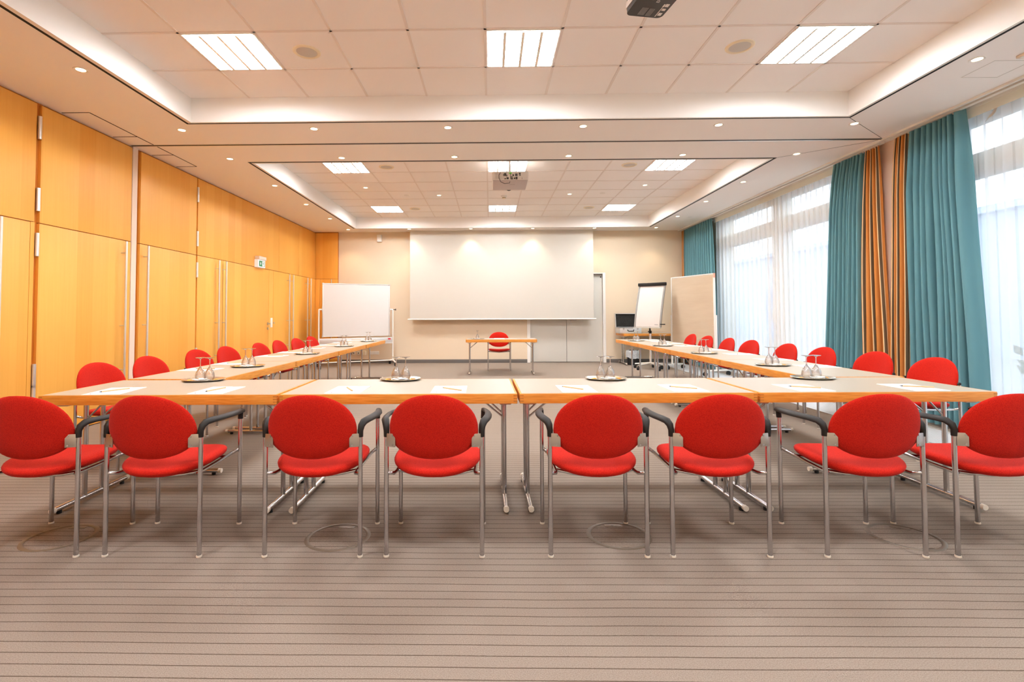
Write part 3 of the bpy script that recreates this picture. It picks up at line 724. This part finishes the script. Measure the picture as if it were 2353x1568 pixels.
def setting(x, y, rz, prx, pry, prz, where):
    global first
    a = pad0 if first else copy_tree(pad0); b = pen0 if first else copy_tree(pen0); first = False
    place(a, (x, y, HT), rz, 'notepad %s' % where, 'notepad', 'notepads on the tables')
    place(b, (prx, pry, HT+.0024), prz, 'pencil on the notepad %s' % where, 'pencil', 'pencils on the notepads')
RPY = [4.47, 5.15, 5.84, 6.53, 7.36, 7.98, 8.52, 9.05]
PADS = [(-2.325, 3.10, .12, (-2.33, 3.10), 1.1), (-1.70, 3.125, .0, (-1.71, 3.12), 1.35), (-.885, 3.137, .0, (-.88, 3.14), -1.1), (-.255, 3.143, 0, (-.24, 3.13), -.75), (.53, 3.165, 0, (.51, 3.17), -.85), (1.20, 3.19, 0, (1.20, 3.18), -.62), (1.945, 3.19, .02, (1.96, 3.19), -.45), (2.63, 3.20, 0, (2.66, 3.20), -.38)]
for k, (x, y, rz, p, prz) in enumerate(PADS): setting(x, y, rz+ROW, p[0], p[1], prz, 'before the %s near armchair from left' % ORD[k])
for k in range(8): setting(-2.50, LYs[k]+(.24 if k == 0 else .12), -PI/2+random.uniform(-.15, .15), -2.47, LYs[k]+.02+(.24 if k == 0 else .12), random.uniform(-.2, .2)+.1, 'by the maple side chair %s' % cn[k])
for k in range(8): setting(2.855, RPY[k], PI/2+random.uniform(-.15, .15), 2.83, RPY[k]-.01, 1.1+random.uniform(-.2, .2), 'by the window side chair %s' % cn[k])
# trays with upturned wine glasses, packets and sugar
def make_tray():
    r = thing('serving_tray', (0, 0, 0))
    MB().lathe([(0, .001), (.10, .001), (.118, .004), (.140, .013), (.146, .0145), (.1475, .013), (.142, .009), (.120, .0005), (.10, 0), (0, 0)], 44, sy=.78).build('dish', M['tin'], r)
    return r
def make_glass():
    r = thing('wine_glass', (0, 0, 0))
    MB().lathe([(.0275, .0), (.0310, .010), (.0335, .024), (.0335, .034), (.0300, .052), (.0225, .070), (.0140, .084), (.0070, .094), (.0042, .100), (.0, .1005), (.0, .096), (.0055, .0925), (.0127, .0825), (.0211, .069), (.0287, .051), (.0322, .034), (.0322, .024), (.0297, .010), (.0264, .0), (.0275, .0)], 28).build('bowl', M['glass'], r)
    MB().lathe([(.0042, .100), (.0034, .115), (.0034, .140), (.0048, .152)], 14).build('stem', M['glass'], r)
    MB().lathe([(.0048, .152), (.012, .157), (.030, .1605), (.0325, .162), (.0325, .1635), (.0, .1640)], 28).build('foot', M['glass'], r)
    return r
def make_packet(mt, w=.05, h=.028):
    r = thing('biscuit_packet', (0, 0, 0))
    mb = MB(); n = 8; vs = []; fs = []
    for i in range(n+1):
        for j in range(5):
            u, v = i/n*2-1, j/4*2-1; t = .006*(1-u**4)*(1-v*v)**.5; vs.append((u*w/2, v*h/2, .0012+t*1.6))
    for i in range(n):
        for j in range(4): fs.append((i*5+j, (i+1)*5+j, (i+1)*5+j+1, i*5+j+1))
    mb.add(vs, fs, 0, True); mb.add([(x, y, .0004) for x, y, z in vs], [f[::-1] for f in fs], 0, False)
    mb.build('wrapper', mt, r)
    return r
def make_sugar():
    r = thing('sugar_sachets', (0, 0, 0))
    mb = MB(); rr = random.Random(5)
    for k in range(7):
        xf = Matrix.Translation((rr.uniform(-.03, .03), rr.uniform(-.012, .012), .0005+k*.0028)) @ Matrix.Rotation(rr.uniform(-1, 1), 4, 'Z') @ Matrix.Rotation(rr.uniform(-.12, .12), 4, 'Y')
        mb.box((-.028, -.016, 0), (.028, .016, .0035), bev=.001, xf=xf)
    mb.build('paper_sachets', M['sugar'], r)
    return r
tr0, gl0, pk1, pk2, sg0 = make_tray(), make_glass(), make_packet(M['yellow']), make_packet(M['navy'], .03, .022), make_sugar()
first = True
def tray(x, y, rz, where, n=2, gap=.068, ht=HT, g0=0.):
    global first
    T_ = lambda o: o if first else copy_tree(o)
    objs = [T_(tr0), T_(sg0), T_(pk1)]; g = [T_(gl0)]; p2 = T_(pk2); first = False
    def at(u, v): return (x+u*math.cos(rz)-v*math.sin(rz), y+u*math.sin(rz)+v*math.cos(rz))
    place(objs[0], (x, y, ht), rz, 'oval silver tray %s' % where, 'tray', 'silver trays')
    if n == 2: g.append(copy_tree(gl0))
    for k, o in enumerate(g):
        u = (-.5+k)*gap if n == 2 else 0.; px, py = (x+u*math.cos(g0), y+u*math.sin(g0)+.012)
        place(o, (px, py, ht+.0016), 0, 'upturned wine glass, %s on tray %s' % (('left one', 'right one')[k] if n == 2 else 'the only one', where), 'wine glass', 'upturned wine glasses')
    px, py = at(.005, -.055); place(objs[1], (px, py, ht+.0018), rz, 'heap of white sachets on tray %s' % where, 'sugar sachets', 'sugar heaps')
    px, py = at(-.088, -.006); place(objs[2], (px, py, ht+.0018), rz+.4, 'yellow packet, left end of tray %s' % where, 'packet', 'biscuit packets')
    o = copy_tree(pk1); px, py = at(.088, .006); place(o, (px, py, ht+.0018), rz-.3, 'yellow packet, right end of tray %s' % where, 'packet', 'biscuit packets')
    px, py = at(.062, -.052); place(p2, (px, py, ht+.0018), rz+.8, 'small dark sweet on tray %s' % where, 'sweet', 'dark sweets')
for k, (x, y) in enumerate(((-2.05, 3.585), (-.642, 3.60), (.822, 3.615), (2.295, 3.64))):
    tray(x, y, ROW+(.08, 0, 0, -.03)[k], 'on the near row, %s from left' % ORD[k])
for k, (x, y) in enumerate(((-2.20, 4.55), (-2.19, 6.0), (-2.165, 7.42), (-2.14, 8.80))): tray(x, y, .35+random.uniform(-.1, .1), 'on the %s maple wall side table' % NY[k], gap=.05 if k else .055, g0=.3)
for k, (x, y) in enumerate(((2.52, 4.55), (2.49, 5.92), (2.49, 7.33), (2.51, 8.72))): tray(x, y, -.2+random.uniform(-.1, .1), 'on the %s window side table' % NY[k], gap=.05, g0=-.2)
tray(-.26, 10.10, 0, 'on the single table before the screen', 1, ht=HT*.965)
o = copy_tree(pad0); place(o, (.18, 10.25, HT*.965+.0008), 0, 'white notepad on the single table before the screen', 'notepad', 'notepads on the tables')

# ------------------------------------------------------------------ floor outlets
def make_outlet():
    r = thing('floor_outlet', (0, 0, 0))
    MB().lathe([(.146, .0005), (.149, .003), (.166, .003), (.170, .0005)], 48).build('ring', M['ring'], r)
    MB().lathe([(.0, .0015), (.143, .0015), (.145, .0004)], 48).build('lid', M['carpet'], r)
    MB().box((-.045, .105, .001), (.045, .135, .0032), bev=.0008).cyl((-.0, .12, .003), (0, .12, .0042), .008, 12).build('latch', M['ring'], r)
    return r
fo = make_outlet()
for k, (x, y) in enumerate(((-2.30, 2.69), (-.815, 2.705), (.68, 2.735), (2.18, 2.73))):
    o = fo if k == 0 else copy_tree(fo)
    place(o, (x, y, 0), (0, -.1, .05, -.5)[k], 'round carpeted floor outlet under the near chairs, %s from left' % ORD[k], 'floor outlet', 'round floor outlets')

# ------------------------------------------------------------------ far end
sc_ = thing('projection_screen', (.275, 12.14, 0), 0, 'large white projection screen lowered before the cream end wall', 'projection screen')
MB().box((-2.215, -.001, 1.07), (2.215, .001, ZS)).build('cloth', M['screen'], sc_)
MB().tube([(-2.27, 0, 1.065), (2.27, 0, 1.065)], .016, 14).build('bottom_bar', M['white'], sc_)
MB().box((-2.3, -.035, ZS-.012), (2.3, .06, ZS+.0), bev=.003).build('ceiling_slot', M['white'], sc_)
o = thing('wall_box', (-2.725, YF, 3.0), 0, 'small white box high on the end wall left of the screen', 'wall box')
MB().box((-.058, -.07, -.02), (.058, 0, .155), bev=.008).build('case', M['white'], o); MB().cyl((.02, -.072, .03), (.02, -.069, .03), .006, 10).build('led', M['mesh'], o)
def make_socket(n, name):
    r = thing(name, (0, 0, 0)); w = .0405*n
    MB().box((-w, -.011, -.0405), (w, 0, .0405), bev=.003).build('plate', M['white'], r)
    for i in range(n):
        x = -w+.0405+i*.081
        MB().lathe([(.0, .004), (.017, .004), (.0195, .012), (.021, .0125)], 20, xf=Matrix.Translation((x, 0, 0)) @ Matrix.Rotation(PI/2, 4, 'X')).build('socket_cup', M['mesh'], r)
    return r
s1 = make_socket(1, 'wall_socket'); place(s1, (-3.356, YF, .245), 0, 'single wall socket near the maple corner', 'socket', 'wall sockets'); MB().cyl((0, -.013, 0), (0, -.009, 0), .014, 12).build('socket_hole', M['black'], s1)
o = copy_tree(s1); place(o, (-3.24, YF, .245), 0, 'single wall socket beside the small round-edged box', 'socket', 'wall sockets')
o = make_socket(3, 'wall_socket'); place(o, (-2.855, YF, .25), 0, 'triple wall socket right of the small box', 'socket', 'wall sockets')
o = thing('junction_box', (-3.11, YF, .25), 0, 'small cream box between the wall sockets', 'junction box'); MB().box((-.06, -.045, -.055), (.06, 0, .055), bev=.015).build('case', M['ringy'], o)

# rolling whiteboard
wb = thing('whiteboard', (-3.065, 11.52, 0), math.atan2(.62, 1.37), 'wheeled whiteboard in the far left corner', 'whiteboard')
hw = .75
MB().box((-hw, -.012, .70), (hw, .012, 1.885)).build('writing_surface', M['board'], wb)
bf = MB().box((-hw-.012, -.018, .688), (-hw+.008, .018, 1.897), bev=.004).box((hw-.008, -.018, .688), (hw+.012, .018, 1.897), bev=.004).box((-hw, -.018, .688), (hw, .018, .706), bev=.004).box((-hw, -.018, 1.879), (hw, .018, 1.897), bev=.004).build('board_frame', M['alu'], wb)
cm = MB()
for x in (-hw, hw):
    for z in (.70, 1.885): cm.box((x-.02, -.021, z-.02), (x+.02, .021, z+.02), bev=.008)
cm.build('corner_cap', M['mesh'], bf)
for s in (-1, 1):
    MB().tube([(s*.835, 0, .10), (s*.835, 0, 1.29), (s*.832, 0, 1.302), (s*.82, 0, 1.305), (s*.765, 0, 1.305)], .017, 12).build('post', M['white'], wb)
    MB().box((s*.762-.008, -.02, 1.24), (s*.762+.008, .02, 1.37), bev=.005).build('pivot_plate', M['mesh'], wb)
    ft = MB().tube([(s*.835, -.30, .085), (s*.835, -.02, .125), (s*.835, .02, .125), (s*.835, .30, .085)], .018, 12).build('foot', M['white'], wb)
    for y in (-.29, .29):
        MB().cyl((s*.835-.022, y, .04), (s*.835-.006, y, .04), .04, 18).cyl((s*.835+.006, y, .04), (s*.835+.022, y, .04), .04, 18).cyl((s*.835, y, .05), (s*.835, y, .095), .01).build('caster', M['rubber'], ft)
MB().cyl((.83, 0, 1.305), (.90, 0, 1.305), .009).lathe([(0, .0), (.022, .004), (.022, .014), (0, .02)], 14, xf=Matrix.Translation((.895, 0, 1.305)) @ Matrix.Rotation(PI/2, 4, 'Y')).build('clamp_knob', M['black'], wb)
MB().box((-.818, -.012, .52), (.818, .012, .655), bev=.004).box((-.818, -.05, .512), (.818, .012, .524), bev=.003).build('pen_shelf', M['alu'], wb)
lt = MB().box((.72, -.0145, .60), (.785, -.012, .635)).build('maker_tag', M['red'], wb)
MB().tube([(-.835, 0, .115), (.835, 0, .115)], .012, 10).build('cross_bar', M['white'], wb)

# flip chart easel
fc = thing('flip_chart', (3.335, 10.76, 0), math.radians(-43), 'flip chart easel with blank paper in front of the aluminium case', 'flip chart')
N_ = 14; hw = .285
def fcp(t, off=0.):       # bowed board: t 0 bottom .. 1 top
    return (.0+.27*t**1.3-.30*off, .90+.93*t)
def sheet(x0, x1, off, th, mt, name, par, t0=0., t1=1.):
    mb = MB(); pr = []
    for i in range(N_+1):
        t = t0+(t1-t0)*i/N_; y, z = fcp(t); pr.append((y-off, z))
    for (ya, za), (yb, zb) in zip(pr[:-1], pr[1:]):
        mb.add([(x0, ya, za), (x1, ya, za), (x1, yb, zb), (x0, yb, zb), (x0, ya-th, za), (x1, ya-th, za), (x1, yb-th, zb), (x0, yb-th, zb)], [(0,3,2,1), (4,5,6,7), (0,4,7,3), (1,2,6,5)], 0, True)
    y, z = pr[0]; mb.add([(x0, y, z), (x1, y, z), (x1, y-th, z), (x0, y-th, z)], [(0,1,2,3)])
    y, z = pr[-1]; mb.add([(x0, y, z), (x1, y, z), (x1, y-th, z), (x0, y-th, z)], [(0,3,2,1)])
    return mb.build(name, mt, par)
sheet(-hw, hw, -.02, .012, M['board'], 'board', fc)
sheet(-hw+.02, hw-.02, -.007, .012, M['flip'], 'paper_pad', fc, .015, .955)
for s in (-1, 1): sheet(s*hw-.016, s*hw+.016, -.022, .03, M['rail'], 'side_rail', fc)
yt, zt = fcp(.965); MB().box((-hw-.03, yt-.035, zt-.015), (hw+.03, yt+.03, zt+.055), bev=.015).build('clamp_bar', M['black'], fc)
yt, zt = fcp(0.); MB().box((-hw-.015, yt-.05, zt-.022), (hw+.015, yt+.02, zt-.004), bev=.004).build('pen_ledge', M['mesh'], fc)
MB().box((hw, yt-.02, zt+.05), (hw+.11, yt, zt+.07), bev=.006).build('swing_arm', M['black'], fc)
MB().box((.16, yt-.0015-.0, zt+.045), (.235, yt+.0005, zt+.058)).build('print_mark', M['ink'], fc)
MB().tube([(.02, .09, .10), (.02, .09, .78)], .023, 14).build('lower_pole', M['alu'], fc)
MB().tube([(.02, .09, .74), (.02, .06, .98)], .017, 12).cyl((.02, .09, .76), (.02, .09, .82), .03).cyl((.02, .09, .80), (-.03, .09, .80), .009).build('pole_clamp', M['black'], fc)
for k in range(5):
    a = PI/2+2*PI*k/5+.3; e = (.02+math.cos(a)*.36, .09+math.sin(a)*.36)
    lg = MB().tube([(.02, .09, .135), (e[0], e[1], .095)], [.02, .015], 10).build('base_arm', M['alu'], fc)
    MB().cyl((e[0]-.018, e[1], .036), (e[0]+.018, e[1], .036), .036, 16).cyl((e[0], e[1], .05), (e[0], e[1], .1), .01, 8).build('caster', M['rubber'], lg)

# pin board on casters
pb = thing('pin_board', (4.095, 10.27, 0), math.atan2(-1.18, .39), 'tall pin board covered with brown paper before the blue curtain', 'pin board')
hw = .61
MB().box((-hw, -.012, .46), (hw, .012, 1.945)).build('panel', M['mesh'], pb)
MB().box((-hw+.012, -.0165, .47), (hw-.012, -.0125, 1.925)).box((-hw+.012, -.0172, .93), (hw-.012, -.0166, .933)).build('brown_paper', M['kraft'], pb)
pf = MB().box((-hw-.014, -.019, .45), (-hw+.008, .019, 1.955), bev=.004).box((hw-.008, -.019, .45), (hw+.014, .019, 1.955), bev=.004).box((-hw, -.019, 1.937), (hw, .019, 1.955), bev=.004).box((-hw, -.019, .45), (hw, .019, .468), bev=.004).build('frame', M['white'], pb)
MB().box((hw-.004, -.0195, 1.87), (hw+.0145, -.0185, 1.955)).box((hw+.0135, -.019, 1.87), (hw+.0146, .019, 1.955)).build('corner_tag', M['logo2'], pf)
pn = MB()
for x in (-hw+.03, hw-.03):
    for z in (1.91, 1.4, .95): pn.cyl((x, -.016, z), (x, -.022, z), .006, 8)
pn.build('pins', M['mesh'], pb)
for s in (-1, 1):
    MB().box((s*(hw+.032)-.016, -.016, .10), (s*(hw+.032)+.016, .016, 1.15), bev=.004).build('leg', M['white'], pb)
    ft = MB().box((s*(hw+.032)-.02, -.30, .085), (s*(hw+.032)+.02, .30, .115), bev=.006).build('foot', M['white'], pb)
    for y in (-.27, .27): MB().cyl((s*(hw+.032)-.02, y, .04), (s*(hw+.032)+.02, y, .04), .04, 18).cyl((s*(hw+.032), y, .04), (s*(hw+.032), y, .09), .012, 8).build('caster', M['rubber'], ft)

# open aluminium case on the side table
HS = HT*1.02
ac = thing('equipment_case', (3.24, 11.90, HS), math.radians(3), 'open aluminium case with black foam lid on the side table', 'case')
MB().box((-.255, -.175, .0), (.255, .175, .125), bev=.008).build('shell', M['alu'], ac)
MB().box((-.245, -.165, .123), (.245, .165, .128)).build('foam', M['foam'], ac)
xf = Matrix.Translation((0, .18, .125)) @ Matrix.Rotation(math.radians(-8), 4, 'X')
lid = MB().box((-.255, .0, .0), (.255, .012, .335), bev=.004, xf=xf).box((-.255, -.055, 0), (-.243, 0, .335), xf=xf).box((.243, -.055, 0), (.255, 0, .335), xf=xf).box((-.255, -.055, .323), (.255, 0, .335), xf=xf).box((-.255, -.055, 0), (.255, 0, .01), xf=xf).build('lid', M['alu'], ac)
fo_ = MB().box((-.243, -.03, .01), (.243, .0, .323), xf=xf)
for i in range(16):
    for j in range(10):
        x = -.23+i*.0305; z = .022+j*.031
        c = xf @ Vector((x, -.04, z)); q = [xf @ Vector((x+a, -.03, z+b)) for a, b in ((-.014, -.014), (.014, -.014), (.014, .014), (-.014, .014))]
        fo_.add(q+[c], [(0,1,4), (1,2,4), (2,3,4), (3,0,4)])
fo_.build('lid_foam', M['foam'], lid)
MB().tube([(-.075, -.177, .085), (-.06, -.192, .055), (-.04, -.196, .05), (.04, -.196, .05), (.06, -.192, .055), (.075, -.177, .085)], .009, 10).build('handle', M['black'], ac)
for s in (-1, 1): MB().box((s*.165-.02, -.182, .085), (s*.165+.02, -.174, .125), bev=.003).build('latch', M['steel'], ac)
bn = thing('waste_bin', (3.315, 11.76, 0), 0, 'black waste bin with a grey plastic bag beside the side table leg', 'waste bin')
MB().lathe([(0, .0), (.125, .0), (.13, .01), (.15, .30), (.146, .30), (.125, .02), (0, .02)], 28).build('bucket', M['rubber'], bn)
mb = MB(); n = 36; vs = []; rr = random.Random(4)
for j, (r, z) in enumerate(((.139, .33), (.155, .335), (.163, .315), (.166, .26), (.163, .20), (.162, .165))):
    for k in range(n):
        w = 2*PI*k/n; q = r+rr.uniform(-.007, .007)*(j > 1)+.004*math.sin(w*9+j); vs.append((math.cos(w)*q, math.sin(w)*q, z+(rr.uniform(-.02, .02) if j in (0, 5) else 0)))
mb.add(vs, [(j*n+k, j*n+(k+1) % n, (j+1)*n+(k+1) % n, (j+1)*n+k) for j in range(5) for k in range(n)], 0, True); mb.build('bin_bag', M['bag'], bn)

# exit sign on the maple wall
es = thing('exit_sign', (XL, 9.235, 2.065), 0, 'lit green exit sign on the maple wall above the exit door', 'exit sign')
MB().box((0, -.13, .142), (.085, .16, .205), bev=.006).build('housing', M['post'], es)
MB().box((0, -.145, .0), (.07, .145, .14), bev=.003).build('light_box', M['signw'], es)
MB().box((.0702, -.105, .018), (.0712, .018, .122)).box((.0702, .108, .018), (.0712, .122, .122)).box((.0702, .018, .018), (.0712, .122, .024)).box((.0702, .018, .116), (.0712, .122, .122)).build('green_field', M['green'], es)
q = MB()
def flat(poly): q.add([(.0718, y, z) for y, z in poly], [tuple(range(len(poly)))])
flat([(-.052, .102), (-.035, .102), (-.035, .076), (-.052, .076)]); flat([(-.068, .078), (-.019, .078), (-.0435, .038)])
q.build('arrow', M['signw'], es)
q = MB(); a0, b0 = .063, .07
def flat2(poly): q.add([(.0718, a0+(y-.11)*.8, b0+(z-.08)*.75) for y, z in poly], [tuple(range(len(poly)))])
flat2([(.112+.011*math.cos(a*PI/5), .122+.011*math.sin(a*PI/5)) for a in range(10)])
flat2([(.098, .105), (.116, .110), (.122, .075), (.106, .070)]); flat2([(.098, .105), (.08, .09), (.076, .075), (.084, .075), (.088, .087), (.1, .092)]); flat2([(.117, .105), (.14, .092), (.138, .084), (.117, .094)])
flat2([(.106, .072), (.121, .074), (.137, .052), (.136, .028), (.127, .028), (.128, .05)]); flat2([(.106, .072), (.115, .072), (.098, .045), (.078, .036), (.078, .045), (.094, .052)])
q.build('running_figure', M['green'], es)

# ------------------------------------------------------------------ light and camera
w = bpy.data.worlds.new('sky'); scene.world = w; w.use_nodes = True
N, L = w.node_tree.nodes, w.node_tree.links
bg = N['Background']; bg.inputs['Color'].default_value = (.80, .90, 1.0, 1); bg.inputs['Strength'].default_value = 2.8
for y0, y1 in ((.4, 5.72), (6.22, 10.76)):
    a = bpy.data.lights.new('window_portal', 'AREA'); a.shape = 'RECTANGLE'; a.size = 3.1; a.size_y = y1-y0; a.cycles.is_portal = True
    o = bpy.data.objects.new('window_portal', a); COL.objects.link(o); o.location = (5.15, (y0+y1)/2, 1.6); o.rotation_euler = (0, math.radians(90), 0)
cam = bpy.data.cameras.new('camera'); co = bpy.data.objects.new('camera', cam); COL.objects.link(co); scene.camera = co
FPX, PPX, PPY = 1156.42, 1108.38, 684.82; IW, IH = 2353, 1568
yaw, pit, rol = math.radians(.8946), math.radians(1.8923), math.radians(-.225)
cam.sensor_width = 36; cam.lens = FPX/IW*36; cam.sensor_fit = 'HORIZONTAL'
cam.shift_x = (IW/2-PPX)/IW; cam.shift_y = (PPY-IH/2)/IW
fw = Vector((-math.sin(yaw)*math.cos(pit), math.cos(yaw)*math.cos(pit), math.sin(pit)))
r0 = Vector((math.cos(yaw), math.sin(yaw), 0)); u0 = r0.cross(fw)
rt = r0*math.cos(rol)+u0*math.sin(rol); up = -r0*math.sin(rol)+u0*math.cos(rol)
co.matrix_world = Matrix(((rt.x, up.x, -fw.x, 0), (rt.y, up.y, -fw.y, 0), (rt.z, up.z, -fw.z, 1.18), (0, 0, 0, 1)))
cam.clip_start = .02
vs = scene.view_settings; scene.display_settings.display_device = 'sRGB'
vs.view_transform = 'Standard'; vs.look = 'None'; vs.gamma = 1; vs.use_curve_mapping = False; vs.exposure = 0.6
cy = scene.cycles
cy.max_bounces = 10; cy.diffuse_bounces = 5; cy.glossy_bounces = 4; cy.transmission_bounces = 6; cy.transparent_max_bounces = 16
cy.caustics_reflective = False; cy.caustics_refractive = False; cy.sample_clamp_indirect = 6; cy.use_denoising = True
